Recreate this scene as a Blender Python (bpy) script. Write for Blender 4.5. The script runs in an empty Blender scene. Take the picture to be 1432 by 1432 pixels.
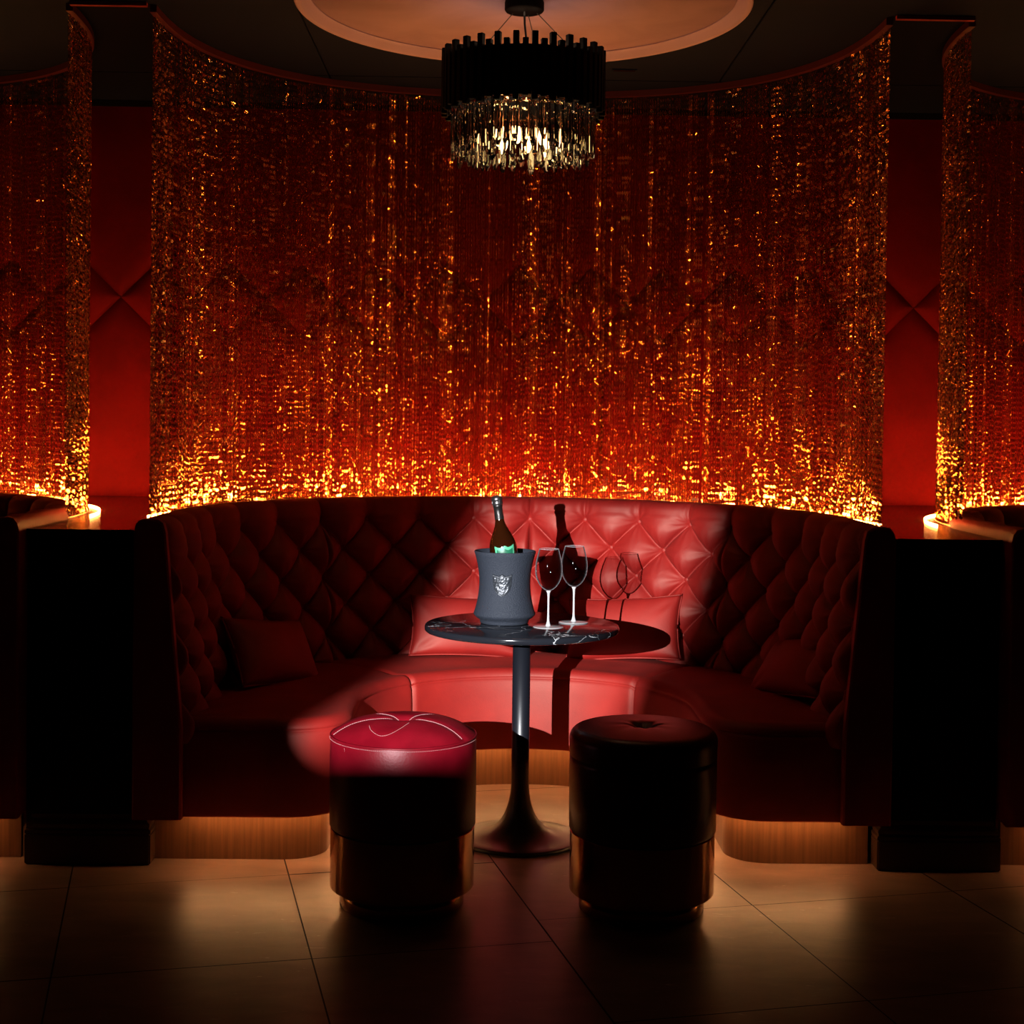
import bpy, bmesh, math, random
import numpy as np
from mathutils import Vector, Matrix

SC = bpy.context.scene
COL = SC.collection
PI = math.pi
rnd = random.Random(7)

# ------------------------------------------------------------------ camera
F_PX, PITCH, YAW, ROLL = 2033.34, .0207, .0164, .0129
cam_d = bpy.data.cameras.new('camera')
cam = bpy.data.objects.new('camera', cam_d)
COL.objects.link(cam)
fw = Vector((math.sin(YAW) * math.cos(PITCH), math.cos(YAW) * math.cos(PITCH), -math.sin(PITCH)))
r0 = Vector((math.cos(YAW), -math.sin(YAW), 0))
u0 = r0.cross(fw)
rr = math.cos(ROLL) * r0 + math.sin(ROLL) * u0
uu = -math.sin(ROLL) * r0 + math.cos(ROLL) * u0
m = Matrix((rr, uu, -fw)).transposed().to_4x4()
m.translation = Vector((-.1028, 0, 1.4318))
cam.matrix_world = m
cam_d.sensor_width = 36
cam_d.lens = F_PX / 1432 * 36
cam_d.shift_y = (632.0 - 716.0) / 1432
cam_d.clip_start = .05
SC.camera = cam

# ------------------------------------------------------------------ world, view, render quality
w = bpy.data.worlds.new('world')
SC.world = w
w.use_nodes = True
w.node_tree.nodes['Background'].inputs[0].default_value = (1, .25, .18, 1)
w.node_tree.nodes['Background'].inputs[1].default_value = .0012
SC.view_settings.view_transform = 'Standard'
SC.view_settings.look = 'None'
SC.view_settings.exposure = 0
SC.view_settings.gamma = 1
SC.view_settings.use_curve_mapping = False
SC.cycles.caustics_refractive = False
SC.cycles.caustics_reflective = False
SC.cycles.sample_clamp_indirect = 4
SC.cycles.max_bounces = 10
SC.cycles.transmission_bounces = 10
SC.cycles.transparent_max_bounces = 12

# ------------------------------------------------------------------ framing projector beside the camera (the hard-edged beam)
LP = Vector((-1.28, -.04, 1.58))
sp = bpy.data.lights.new('projector_beam', 'SPOT')
sp.energy = 3100
sp.color = (.96, .97, 1)
sp.shadow_soft_size = .005
sp.spot_size = math.radians(40)
sp.spot_blend = .6
spo = bpy.data.objects.new('projector_beam', sp)
COL.objects.link(spo)
spo.location = LP
spo.rotation_euler = Vector((.262, 1, -.165)).to_track_quat('-Z', 'Y').to_euler()

LED_INNER, LED_OUTER = 760.0, 118.0      # emission strength of the strips in front of and behind the foot of the chains
LED_KICK = 62.0        # emission strength of the strip under the seat
BULB_ADDED = 38.0  # emission strength of the unseen upper bulbs added to light the medallion

# ------------------------------------------------------------------ helpers
def obj(name, me, mat=None, parent=None):
    o = bpy.data.objects.new(name, me)
    COL.objects.link(o)
    if mat is not None and me is not None and not me.materials:
        me.materials.append(mat)
    if parent is not None:
        o.parent = parent
    return o

def tag(o, label=None, cat=None, group=None, kind=None):
    if label: o['label'] = label
    if cat: o['category'] = cat
    if group: o['group'] = group
    if kind: o['kind'] = kind
    return o

def thing(name, loc=(0, 0, 0), label=None, cat=None, group=None, rz=0):
    o = bpy.data.objects.new(name, None)
    COL.objects.link(o)
    o.location = loc
    o.rotation_euler = (0, 0, rz)
    o.empty_display_size = .1
    return tag(o, label, cat, group)

def mesh(name, verts, faces, smooth=True, uv=None):
    me = bpy.data.meshes.new(name)
    me.from_pydata([tuple(map(float, v)) for v in verts], [], [tuple(int(i) for i in f) for f in faces])
    if smooth:
        me.polygons.foreach_set('use_smooth', [True] * len(me.polygons))
    me.update()
    return me

def fast_mesh(name, V, Q, smooth=True):
    V = np.asarray(V, np.float32); Q = np.asarray(Q, np.int32)
    me = bpy.data.meshes.new(name)
    k = Q.shape[1]
    me.vertices.add(len(V)); me.vertices.foreach_set('co', V.ravel())
    me.loops.add(Q.size); me.loops.foreach_set('vertex_index', Q.ravel())
    me.polygons.add(len(Q)); me.polygons.foreach_set('loop_start', np.arange(0, Q.size, k, dtype=np.int32))
    me.polygons.foreach_set('use_smooth', np.full(len(Q), smooth))
    me.update(calc_edges=True); me.validate()
    return me

def grid_quads(nr, nc, close_c=False, flip=False, base=0):
    r = np.arange(nr - 1); c = np.arange(nc if close_c else nc - 1)
    R, C = np.meshgrid(r, c, indexing='ij')
    C2 = (C + 1) % nc
    q = np.stack([R * nc + C, R * nc + C2, (R + 1) * nc + C2, (R + 1) * nc + C], -1).reshape(-1, 4) + base
    return q[:, ::-1] if flip else q

def lathe(name, prof, seg=64, smooth=True, axis_pt=(0, 0)):
    """prof: list of (r, z) bottom-outside to ...; closed ends when r == 0"""
    a = np.linspace(0, 2 * PI, seg, endpoint=False)
    V = np.concatenate([np.stack([r * np.cos(a) + axis_pt[0], r * np.sin(a) + axis_pt[1], np.full(seg, z)], -1) for r, z in prof])
    me = fast_mesh(name, V, grid_quads(len(prof), seg, True), smooth)
    bm = bmesh.new(); bm.from_mesh(me)
    bmesh.ops.remove_doubles(bm, verts=bm.verts, dist=1e-6)
    bmesh.ops.recalc_face_normals(bm, faces=bm.faces)
    bm.to_mesh(me); bm.free()
    if smooth:
        me.polygons.foreach_set('use_smooth', [True] * len(me.polygons))
    me.update()
    return me

def sharp(me, deg=35):
    me.set_sharp_from_angle(angle=math.radians(deg))
    return me

def box_bm(bm, x0, x1, y0, y1, z0, z1, bev=0):
    r = bmesh.ops.create_cube(bm, size=1)
    for v in r['verts']:
        v.co = ((x0 + x1) / 2 + v.co.x * (x1 - x0), (y0 + y1) / 2 + v.co.y * (y1 - y0), (z0 + z1) / 2 + v.co.z * (z1 - z0))
    if bev:
        es = list({e for v in r['verts'] for e in v.link_edges})
        bmesh.ops.bevel(bm, geom=es, offset=bev, segments=2, affect='EDGES')

def box(name, x0, x1, y0, y1, z0, z1, bev=0):
    bm = bmesh.new(); box_bm(bm, x0, x1, y0, y1, z0, z1, bev)
    me = bpy.data.meshes.new(name); bm.to_mesh(me); bm.free()
    return me

def prism(name, pts, z0, z1, bev=0):
    bm = bmesh.new()
    f = bm.faces.new([bm.verts.new((x, y, z0)) for x, y in pts])
    r = bmesh.ops.extrude_face_region(bm, geom=[f])
    vs = [e for e in r['geom'] if isinstance(e, bmesh.types.BMVert)]
    bmesh.ops.translate(bm, verts=vs, vec=(0, 0, z1 - z0))
    bmesh.ops.recalc_face_normals(bm, faces=bm.faces)
    me = bpy.data.meshes.new(name); bm.to_mesh(me); bm.free()
    return me

def tube(name, pts, r, seg=8, closed=False, caps=True):
    P = np.asarray(pts, float); n = len(P)
    if closed:
        T = np.roll(P, -1, 0) - np.roll(P, 1, 0)
    else:
        T = np.gradient(P, axis=0)
    T /= np.linalg.norm(T, axis=1)[:, None]
    up = np.array([0, 0, 1.]) if abs(T[:, 2]).mean() < .8 else np.array([1., 0, 0])
    A = np.cross(T, up); A /= np.linalg.norm(A, axis=1)[:, None]
    B = np.cross(A, T)
    a = np.linspace(0, 2 * PI, seg, endpoint=False)
    R = np.broadcast_to(np.asarray(r, float), (n,))
    V = (P[:, None] + R[:, None, None] * (np.cos(a)[None, :, None] * A[:, None] + np.sin(a)[None, :, None] * B[:, None])).reshape(-1, 3)
    F = [tuple(q) for q in grid_quads(n, seg, True)]
    if closed:
        F += [((n - 1) * seg + i, (n - 1) * seg + (i + 1) % seg, (i + 1) % seg, i) for i in range(seg)]
    elif caps:
        F += [tuple(range(seg)), tuple(range((n - 1) * seg, n * seg))[::-1]]
    return mesh(name, V, F)

# ------------------------------------------------------------------ materials
def new_mat(name):
    mt = bpy.data.materials.new(name); mt.use_nodes = True
    nt = mt.node_tree
    return mt, nt, nt.nodes['Principled BSDF']

def setp(b, **kw):
    for k, v in kw.items():
        k = k.replace('_', ' ')
        b.inputs[k].default_value = v

def simple(name, color, rough=.5, metal=0., bump=0., bscale=200., **kw):
    mt, nt, b = new_mat(name)
    setp(b, Base_Color=(*color, 1), Roughness=rough, Metallic=metal, **kw)
    if bump:
        tc = nt.nodes.new('ShaderNodeTexCoord')
        n = nt.nodes.new('ShaderNodeTexNoise'); n.inputs['Scale'].default_value = bscale; n.inputs['Detail'].default_value = 4
        bp = nt.nodes.new('ShaderNodeBump'); bp.inputs['Strength'].default_value = bump; bp.inputs['Distance'].default_value = .004
        nt.links.new(tc.outputs['Object'], n.inputs['Vector'])
        nt.links.new(n.outputs['Fac'], bp.inputs['Height'])
        nt.links.new(bp.outputs['Normal'], b.inputs['Normal'])
    return mt

def noise_color(mt, c0, c1, scale=8., detail=5., stretch=(1, 1, 1), lo=.35, hi=.65, rough=None, distortion=0.):
    nt = mt.node_tree; b = nt.nodes['Principled BSDF']
    tc = nt.nodes.new('ShaderNodeTexCoord'); mp = nt.nodes.new('ShaderNodeMapping')
    mp.inputs['Scale'].default_value = stretch
    n = nt.nodes.new('ShaderNodeTexNoise'); n.inputs['Scale'].default_value = scale; n.inputs['Detail'].default_value = detail
    n.inputs['Distortion'].default_value = distortion
    r = nt.nodes.new('ShaderNodeValToRGB')
    r.color_ramp.elements[0].position = lo; r.color_ramp.elements[1].position = hi
    r.color_ramp.elements[0].color = (*c0, 1); r.color_ramp.elements[1].color = (*c1, 1)
    nt.links.new(tc.outputs['Object'], mp.inputs['Vector']); nt.links.new(mp.outputs['Vector'], n.inputs['Vector'])
    nt.links.new(n.outputs['Fac'], r.inputs['Fac']); nt.links.new(r.outputs['Color'], b.inputs['Base Color'])
    if rough:
        mr = nt.nodes.new('ShaderNodeMapRange'); mr.inputs['To Min'].default_value = rough[0]; mr.inputs['To Max'].default_value = rough[1]
        nt.links.new(n.outputs['Fac'], mr.inputs['Value']); nt.links.new(mr.outputs['Result'], b.inputs['Roughness'])
    return n, r

M = {}
M['velvet'] = simple('red_velvet', (.42, .01, .01), .62, bump=.14, bscale=350, Specular_IOR_Level=.95, Specular_Tint=(1, .78, .62, 1))
noise_color(M['velvet'], (.27, .004, .004), (.37, .008, .006), 5, 6)
M['wall_velvet'] = simple('red_wall_velvet', (.40, .006, .006), .8, bump=.1, bscale=250, Specular_IOR_Level=.08)
noise_color(M['wall_velvet'], (.095, .0007, .0011), (.135, .0012, .0017), 3, 6)
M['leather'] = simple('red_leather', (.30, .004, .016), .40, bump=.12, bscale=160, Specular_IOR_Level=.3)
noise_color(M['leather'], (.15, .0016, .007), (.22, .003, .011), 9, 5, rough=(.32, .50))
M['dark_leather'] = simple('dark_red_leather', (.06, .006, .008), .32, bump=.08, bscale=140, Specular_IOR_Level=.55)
M['stitch'] = simple('cream_thread', (.50, .24, .24), .7)
M['black'] = simple('matte_black_metal', (.007, .008, .012), .36, metal=.0, Specular_IOR_Level=.6)
M['rod_black'] = simple('black_rod_finish', (.004, .004, .005), .6, Specular_IOR_Level=.1)
M['dark_wood'] = simple('dark_lacquered_wood', (.03, .010, .007), .18, Specular_IOR_Level=.5)
noise_color(M['dark_wood'], (.02, .007, .005), (.045, .014, .008), 6, 5, (1, 8, 1))
M['panel_dark'] = simple('black_painted_panel', (.006, .005, .005), .6, Specular_IOR_Level=.15)
M['ceiling'] = simple('dark_ceiling_paint', (.006, .008, .020), .8, bump=.05, bscale=60, Specular_IOR_Level=.1)
M['plaster'] = simple('tinted_plaster', (.62, .36, .26), .85)
noise_color(M['plaster'], (.32, .18, .225), (.40, .23, .28), 3, 8, distortion=1.2)
M['plaster_rim'] = simple('plaster_rim', (.42, .245, .28), .7)
M['trim_red'] = simple('red_trim', (.5, .05, .03), .5)
M['brass'] = simple('dark_brass', (.42, .21, .08), .16, metal=1.)
M['chain'] = simple('copper_chain', (.82, .345, .105), .175, metal=1.)
M['foil'] = simple('dark_foil', (.05, .047, .045), .3, metal=.8, bump=.25, bscale=260)
M['bucket'] = simple('charcoal_rubber', (.024, .029, .041), .6, bump=.8, bscale=300, Specular_IOR_Level=.25)
M['crest'] = simple('charcoal_metal_crest', (.03, .034, .042), .34, metal=.35)
M['label_green'] = simple('green_label_edge', (.08, .40, .22), .5)
M['label_dark'] = simple('dark_green_label', (.01, .12, .06), .45)
M['cork_wire'] = simple('pewter_wire_cap', (.16, .15, .15), .28, metal=.9, bump=.3, bscale=200)
M['canopy'] = simple('dark_bronze', (.004, .0018, .0014), .6, Specular_IOR_Level=.05)
M['grout'] = simple('dark_grout', (.012, .01, .009), .8)

def wood_mat():
    mt, nt, b = new_mat('toe_kick_veneer')
    setp(b, Roughness=.33, Specular_IOR_Level=.5)
    noise_color(mt, (.085, .036, .015), (.15, .068, .029), 14, 6, (6, 6, .25), .3, .7)
    return mt
M['veneer'] = wood_mat()
M['plinth_wood'] = simple('dark_plinth_wood', (.05, .025, .012), .4)

def floor_mat():
    mt, nt, b = new_mat('worn_stone_tile')
    setp(b, Specular_IOR_Level=.5)
    n, r = noise_color(mt, (.160, .106, .079), (.285, .187, .140), 5, 8, (1, 2.2, 1), .3, .72, rough=(.27, .45), distortion=.6)
    tc = nt.nodes.new('ShaderNodeTexCoord')
    # fine scratches: stretched noise thresholded to thin pale lines
    mp = nt.nodes.new('ShaderNodeMapping'); mp.inputs['Scale'].default_value = (5, 34, 1); mp.inputs['Rotation'].default_value = (0, 0, .35)
    s = nt.nodes.new('ShaderNodeTexNoise'); s.inputs['Scale'].default_value = 1.6; s.inputs['Detail'].default_value = 3; s.inputs['Distortion'].default_value = 2.5
    cr = nt.nodes.new('ShaderNodeValToRGB'); cr.color_ramp.elements[0].position = .69; cr.color_ramp.elements[1].position = .80
    mx = nt.nodes.new('ShaderNodeMix'); mx.data_type = 'RGBA'
    nt.links.new(tc.outputs['Object'], mp.inputs['Vector']); nt.links.new(mp.outputs['Vector'], s.inputs['Vector'])
    nt.links.new(s.outputs['Fac'], cr.inputs['Fac']); nt.links.new(cr.outputs['Color'], mx.inputs['Factor'])
    nt.links.new(r.outputs['Color'], mx.inputs['A']); mx.inputs['B'].default_value = (.60, .52, .43, 1)
    nt.links.new(mx.outputs['Result'], b.inputs['Base Color'])
    bp = nt.nodes.new('ShaderNodeBump'); bp.inputs['Strength'].default_value = .1; bp.inputs['Distance'].default_value = .003
    nb = nt.nodes.new('ShaderNodeTexNoise'); nb.inputs['Scale'].default_value = 22; nb.inputs['Detail'].default_value = 5
    nt.links.new(tc.outputs['Object'], nb.inputs['Vector']); nt.links.new(nb.outputs['Fac'], bp.inputs['Height'])
    nt.links.new(bp.outputs['Normal'], b.inputs['Normal'])
    return mt
M['floor'] = floor_mat()

def marble_mat():
    mt, nt, b = new_mat('black_marble')
    setp(b, Roughness=.12, Specular_IOR_Level=.6)
    tc = nt.nodes.new('ShaderNodeTexCoord')
    n0 = nt.nodes.new('ShaderNodeTexNoise'); n0.inputs['Scale'].default_value = 3.5; n0.inputs['Detail'].default_value = 6
    mixv = nt.nodes.new('ShaderNodeMix'); mixv.data_type = 'RGBA'; mixv.inputs['Factor'].default_value = .35
    vo = nt.nodes.new('ShaderNodeTexVoronoi'); vo.feature = 'DISTANCE_TO_EDGE'; vo.inputs['Scale'].default_value = 7
    cr = nt.nodes.new('ShaderNodeValToRGB')
    cr.color_ramp.elements[0].position = 0; cr.color_ramp.elements[0].color = (.8, .8, .82, 1)
    cr.color_ramp.elements[1].position = .009; cr.color_ramp.elements[1].color = (.012, .013, .017, 1)
    nt.links.new(tc.outputs['Object'], n0.inputs['Vector'])
    nt.links.new(tc.outputs['Object'], mixv.inputs['A']); nt.links.new(n0.outputs['Color'], mixv.inputs['B'])
    nt.links.new(mixv.outputs['Result'], vo.inputs['Vector']); nt.links.new(vo.outputs['Distance'], cr.inputs['Fac'])
    n1 = nt.nodes.new('ShaderNodeTexNoise'); n1.inputs['Scale'].default_value = 6
    c1 = nt.nodes.new('ShaderNodeValToRGB'); c1.color_ramp.elements[0].position = .44; c1.color_ramp.elements[1].position = .54
    mx = nt.nodes.new('ShaderNodeMix'); mx.data_type = 'RGBA'
    mx.inputs['A'].default_value = (.012, .013, .017, 1)
    nt.links.new(tc.outputs['Object'], n1.inputs['Vector']); nt.links.new(n1.outputs['Fac'], c1.inputs['Fac'])
    nt.links.new(c1.outputs['Color'], mx.inputs['Factor']); nt.links.new(cr.outputs['Color'], mx.inputs['B'])
    nt.links.new(mx.outputs['Result'], b.inputs['Base Color'])
    return mt
M['marble'] = marble_mat()

def glass_mat(name, color=(1, 1, 1), ior=1.5, rough=0.):
    mt, nt, b = new_mat(name)
    setp(b, Base_Color=(*color, 1), Roughness=rough, IOR=ior, Transmission_Weight=1.)
    return mt
M['glass'] = glass_mat('stem_glass')
M['crystal'] = glass_mat('cut_crystal', (1, .96, .9), 1.6)

def thin_glass():
    mt = bpy.data.materials.new('thin_bowl_glass'); mt.use_nodes = True
    nt = mt.node_tree; nt.nodes.clear()
    out = nt.nodes.new('ShaderNodeOutputMaterial'); mx = nt.nodes.new('ShaderNodeMixShader')
    tr = nt.nodes.new('ShaderNodeBsdfTransparent'); gl = nt.nodes.new('ShaderNodeBsdfGlossy')
    tr.inputs['Color'].default_value = (.84, .83, .84, 1); gl.inputs['Roughness'].default_value = .06
    lw = nt.nodes.new('ShaderNodeLayerWeight'); lw.inputs['Blend'].default_value = .5
    fr = nt.nodes.new('ShaderNodeLayerWeight'); fr.inputs['Blend'].default_value = .10
    nt.links.new(fr.outputs['Fresnel'], mx.inputs['Fac'])
    nt.links.new(tr.outputs[0], mx.inputs[1]); nt.links.new(gl.outputs[0], mx.inputs[2])
    # pale diffuse edge painted in for lamp glints refracted by the bowl
    df = nt.nodes.new('ShaderNodeBsdfDiffuse'); df.inputs['Color'].default_value = (.9, .88, .9, 1)
    pw = nt.nodes.new('ShaderNodeMath'); pw.operation = 'POWER'; pw.inputs[1].default_value = 7
    ml = nt.nodes.new('ShaderNodeMath'); ml.operation = 'MULTIPLY'; ml.inputs[1].default_value = .42
    m2 = nt.nodes.new('ShaderNodeMixShader')
    nt.links.new(lw.outputs['Facing'], pw.inputs[0]); nt.links.new(pw.outputs[0], ml.inputs[0]); nt.links.new(ml.outputs[0], m2.inputs['Fac'])
    nt.links.new(mx.outputs[0], m2.inputs[1]); nt.links.new(df.outputs[0], m2.inputs[2])
    nt.links.new(m2.outputs[0], out.inputs[0])
    return mt
M['thin_glass'] = thin_glass()
M['glass'] = simple('stem_glass', (.95, .93, .94), .08, Transmission_Weight=.5, IOR=1.5, Specular_IOR_Level=.8)  # half diffuse white, painted in for the bright light gathered by stem and foot
M['bottle'] = simple('dark_bottle_glass', (.018, .004, .001), .05, Specular_IOR_Level=.6, Coat_Weight=.6, Coat_Roughness=.03)

def emit(name, color, strength):
    mt = bpy.data.materials.new(name); mt.use_nodes = True
    nt = mt.node_tree; nt.nodes.clear()
    out = nt.nodes.new('ShaderNodeOutputMaterial'); e = nt.nodes.new('ShaderNodeEmission')
    e.inputs[0].default_value = (*color, 1); e.inputs[1].default_value = strength
    nt.links.new(e.outputs[0], out.inputs[0])
    return mt
M['led_inner'] = emit('amber_led_inner', (1, .43, .11), LED_INNER)
M['led_outer'] = emit('amber_led_outer', (1, .36, .08), LED_OUTER)
M['led_kick'] = emit('amber_led_kick', (1, .47, .17), LED_KICK)
M['bulb'] = emit('added_warm_bulb', (1, .66, .42), BULB_ADDED)
M['bulb_low'] = emit('dim_warm_bulb', (1, .66, .26), 9.0)

# ------------------------------------------------------------------ setting: floor, ceiling, walls
CEIL = 2.864
WALL = 6.64
BX = 4.3
floor = tag(obj('floor', box('floor', -BX, BX, -1.2, WALL, -.06, -.004), M['grout']), kind='structure')
# stone tiles laid at an angle; each one clipped to the room
TA = math.radians(12.6)
ca, sa = math.cos(TA), math.sin(TA)
def clip(poly, x0, x1, y0, y1):
    for ax, lim, sgn in ((0, x0, 1), (0, x1, -1), (1, y0, 1), (1, y1, -1)):
        out = []
        for i in range(len(poly)):
            a, b = poly[i], poly[(i + 1) % len(poly)]
            ia, ib = (a[ax] - lim) * sgn >= 0, (b[ax] - lim) * sgn >= 0
            if ia: out.append(a)
            if ia != ib:
                t = (lim - a[ax]) / (b[ax] - a[ax])
                out.append((a[0] + t * (b[0] - a[0]), a[1] + t * (b[1] - a[1])))
        poly = out
        if not poly: return poly
    return poly
def area(p):
    return abs(sum(p[i][0] * p[(i + 1) % len(p)][1] - p[(i + 1) % len(p)][0] * p[i][1] for i in range(len(p)))) / 2
TU, TV, G = .6625, .73, .0022
for i in range(-7, 9):
    ua, ub = .297 + i * TU, .297 + (i + 1) * TU
    off = .17 if i >= 1 else 0
    for j in range(-9, 8):
        va, vb = 3.868 + off + j * TV, 3.868 + off + (j + 1) * TV
        q = [(ua + G, va + G), (ub - G, va + G), (ub - G, vb - G), (ua + G, vb - G)]
        q = [(u * ca - v * sa, u * sa + v * ca) for u, v in q]
        q = clip(q, -BX, BX, -1.2, WALL)
        if len(q) < 3 or area(q) < .01: continue
        dz = rnd.uniform(-.0006, .0006)
        bm = bmesh.new()
        f = bm.faces.new([bm.verts.new((x, y, dz)) for x, y in q])
        r = bmesh.ops.inset_region(bm, faces=[f], thickness=.0015)
        for v in bm.verts:
            if not all(l in f.verts for l in [v]): v.co.z = dz - .0035
        me = bpy.data.meshes.new('tile'); bm.to_mesh(me); bm.free()
        obj('tile', me, M['floor'], floor)

ceiling = tag(obj('ceiling', box('ceiling', -BX, BX, -1.2, WALL + .12, CEIL + .012, CEIL + .08), M['panel_dark']), kind='structure')
xs = [-BX, -2.45, -.785, .845, 2.5, BX]
ys = [-1.2, 1.3, 3.6, 6.10, WALL]
for i in range(5):
    for j in range(4):
        obj('panel', box('panel', xs[i] + .003, xs[i + 1] - .003, ys[j] + .003, ys[j + 1] - .003, CEIL, CEIL + .011, .002), M['ceiling'], ceiling)

tag(obj('wall_left', box('wall_left', -BX - .1, -BX, -1.2, WALL, 0, CEIL), M['panel_dark']), kind='structure')
tag(obj('wall_right', box('wall_right', BX, BX + .1, -1.2, WALL, 0, CEIL), M['panel_dark']), kind='structure')
wall = tag(obj('wall_back', box('wall_back', -BX, BX, WALL + .03, WALL + .12, 0, CEIL), M['panel_dark']), kind='structure')
tag(obj('trim_1', box('trim_1', -BX, BX, WALL - .01, WALL + .03, CEIL - .03, CEIL - .002), M['panel_dark']), kind='structure')
# red slot trims on the ceiling between neighbouring curtains
tag(obj('trim_2', box('trim_2', -1.565, -1.30, 5.065, 5.085, CEIL - .014, CEIL - .001), M['trim_red']), kind='structure')
tag(obj('trim_3', box('trim_3', 1.30, 1.575, 5.065, 5.085, CEIL - .014, CEIL - .001), M['trim_red']), kind='structure')

# padded wall covering: one row of diamonds between a tall upper and a lower panel
DW, DZ, DH, DX0 = .3300, 1.978, .163, -1.785
def puff(d, a=.030, k=.05):
    return a * (1 - np.exp(-np.maximum(d, 0) / k)) 
def zig(x):
    t = np.abs(((x - DX0) / DW + .5) % 1 - .5)      # 0 at a crossing, .5 mid-diamond
    return t * 2
def wall_strip(name, upper):
    x = np.linspace(-BX + .02, BX - .02, 700)
    e = DZ + zig(x) * DH if upper else DZ - zig(x) * DH
    tt = np.concatenate([[0, .004, .01, .02, .035, .055, .08, .12, .17, .24], [1]])
    V = []
    for k_, t in enumerate(tt):
        if t < 1:
            z = e + t if upper else e - t
        else:
            z = np.full_like(x, CEIL - .03 if upper else 1.05)
        d = t * .72 if t < 1 else 1.
        y = WALL + .028 - puff(np.full_like(x, d), .034, .035)
        V.append(np.stack([x, y, z], -1))
    V = np.concatenate(V)
    return fast_mesh(name, V, grid_quads(len(tt), len(x), flip=not upper))
obj('padded_panel', wall_strip('padded_panel', True), M['wall_velvet'], wall)
obj('padded_panel', wall_strip('padded_panel_low', False), M['wall_velvet'], wall)
n = 21
ab = np.linspace(-1, 1, n)
ab = np.sign(ab) * (1 - (1 - np.abs(ab)) ** 1.4)
A_, B_ = np.meshgrid(ab, ab, indexing='ij')
dx = (A_ + B_) / 2 * DW / 2; dz = (A_ - B_) / 2 * DH
de = np.minimum(1 - np.abs(A_), 1 - np.abs(B_)) * .11
dia_me = fast_mesh('padded_diamond', np.stack([dx.ravel(), (.028 - puff(de, .036, .03)).ravel(), dz.ravel()], -1), grid_quads(n, n))
for k in range(-7, 19):
    x = DX0 + (k + .5) * DW
    if abs(x) > BX - .2: continue
    o = obj('padded_diamond', dia_me, M['wall_velvet'], wall)
    o.location = (x, WALL, DZ)

# ------------------------------------------------------------------ curved chain curtains with their light strips
CA, CD, CY, CN = 1.285, 1.24, 5.10, 2.4
def curtain_path(step=.002, inset=0.):
    t = np.linspace(-PI / 2, PI / 2, 4000)
    a, d = CA - inset, CD - inset
    x = a * np.sign(np.sin(t)) * np.abs(np.sin(t)) ** (2 / CN)
    y = CY + d * np.abs(np.cos(t)) ** (2 / CN)
    s = np.concatenate([[0], np.cumsum(np.hypot(np.diff(x), np.diff(y)))])
    return x, y, s
def resample(x, y, s, ss):
    X = np.interp(ss, s, x); Y = np.interp(ss, s, y)
    e = .01
    TX = np.interp(ss + e, s, x) - np.interp(ss - e, s, x); TY = np.interp(ss + e, s, y) - np.interp(ss - e, s, y)
    return X, Y, np.arctan2(TY, TX)

ZB, ZT, PITCH_L = 1.074, CEIL - .022, .0108
def strand_mesh(k):
    R = np.random.RandomState(100 + k)
    nl = int((ZT - ZB) / PITCH_L) - 1
    ring, tubes = 6, 4
    a = np.linspace(0, 2 * PI, ring, endpoint=False)
    b = np.linspace(0, 2 * PI, tubes, endpoint=False) + PI / 4
    hx, hz, wr = .0034, .0058, .0012
    lean = R.normal(0, .17)          # how far the links of this strand lean out
    V, Q = [], []
    base_q = np.concatenate([grid_quads(ring, tubes, True), np.array([[(ring - 1) * tubes + i, (ring - 1) * tubes + (i + 1) % tubes, (i + 1) % tubes, i] for i in range(tubes)])])
    for i in range(nl):
        cx = np.cos(a) * hx; cz = np.sin(a) * hz
        nx = np.cos(a); nz = np.sin(a)
        x = cx[:, None] + wr * np.cos(b)[None] * nx[:, None]
        z = cz[:, None] + wr * np.cos(b)[None] * nz[:, None]
        y = np.broadcast_to(wr * np.sin(b)[None], x.shape)
        P = np.stack([x.ravel(), y.ravel(), z.ravel()], -1)
        tl = lean + R.normal(0, .12)          # tilt about the tangent
        c, s_ = math.cos(tl), math.sin(tl)
        P = P @ np.array([[1, 0, 0], [0, c, s_], [0, -s_, c]])
        yw = (.62 if i % 2 else -.62) + R.normal(0, .16)
        c, s_ = math.cos(yw), math.sin(yw)
        P = P @ np.array([[c, s_, 0], [-s_, c, 0], [0, 0, 1]])
        P[:, 2] += ZB + .005 + (i + (k * .382) % 1) * PITCH_L
        Q.append(base_q + i * ring * tubes); V.append(P)
    me = fast_mesh('chain_strand', np.concatenate(V), np.concatenate(Q), False)
    me.materials.append(M['chain'])
    return me
NVAR = 12
strand_col = bpy.data.collections.new('chain_strand_variants')
strand_objs = []
for k in range(NVAR):
    so = bpy.data.objects.new('chain_strand', strand_mesh(k))
    strand_objs.append(so); strand_col.objects.link(so)

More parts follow.
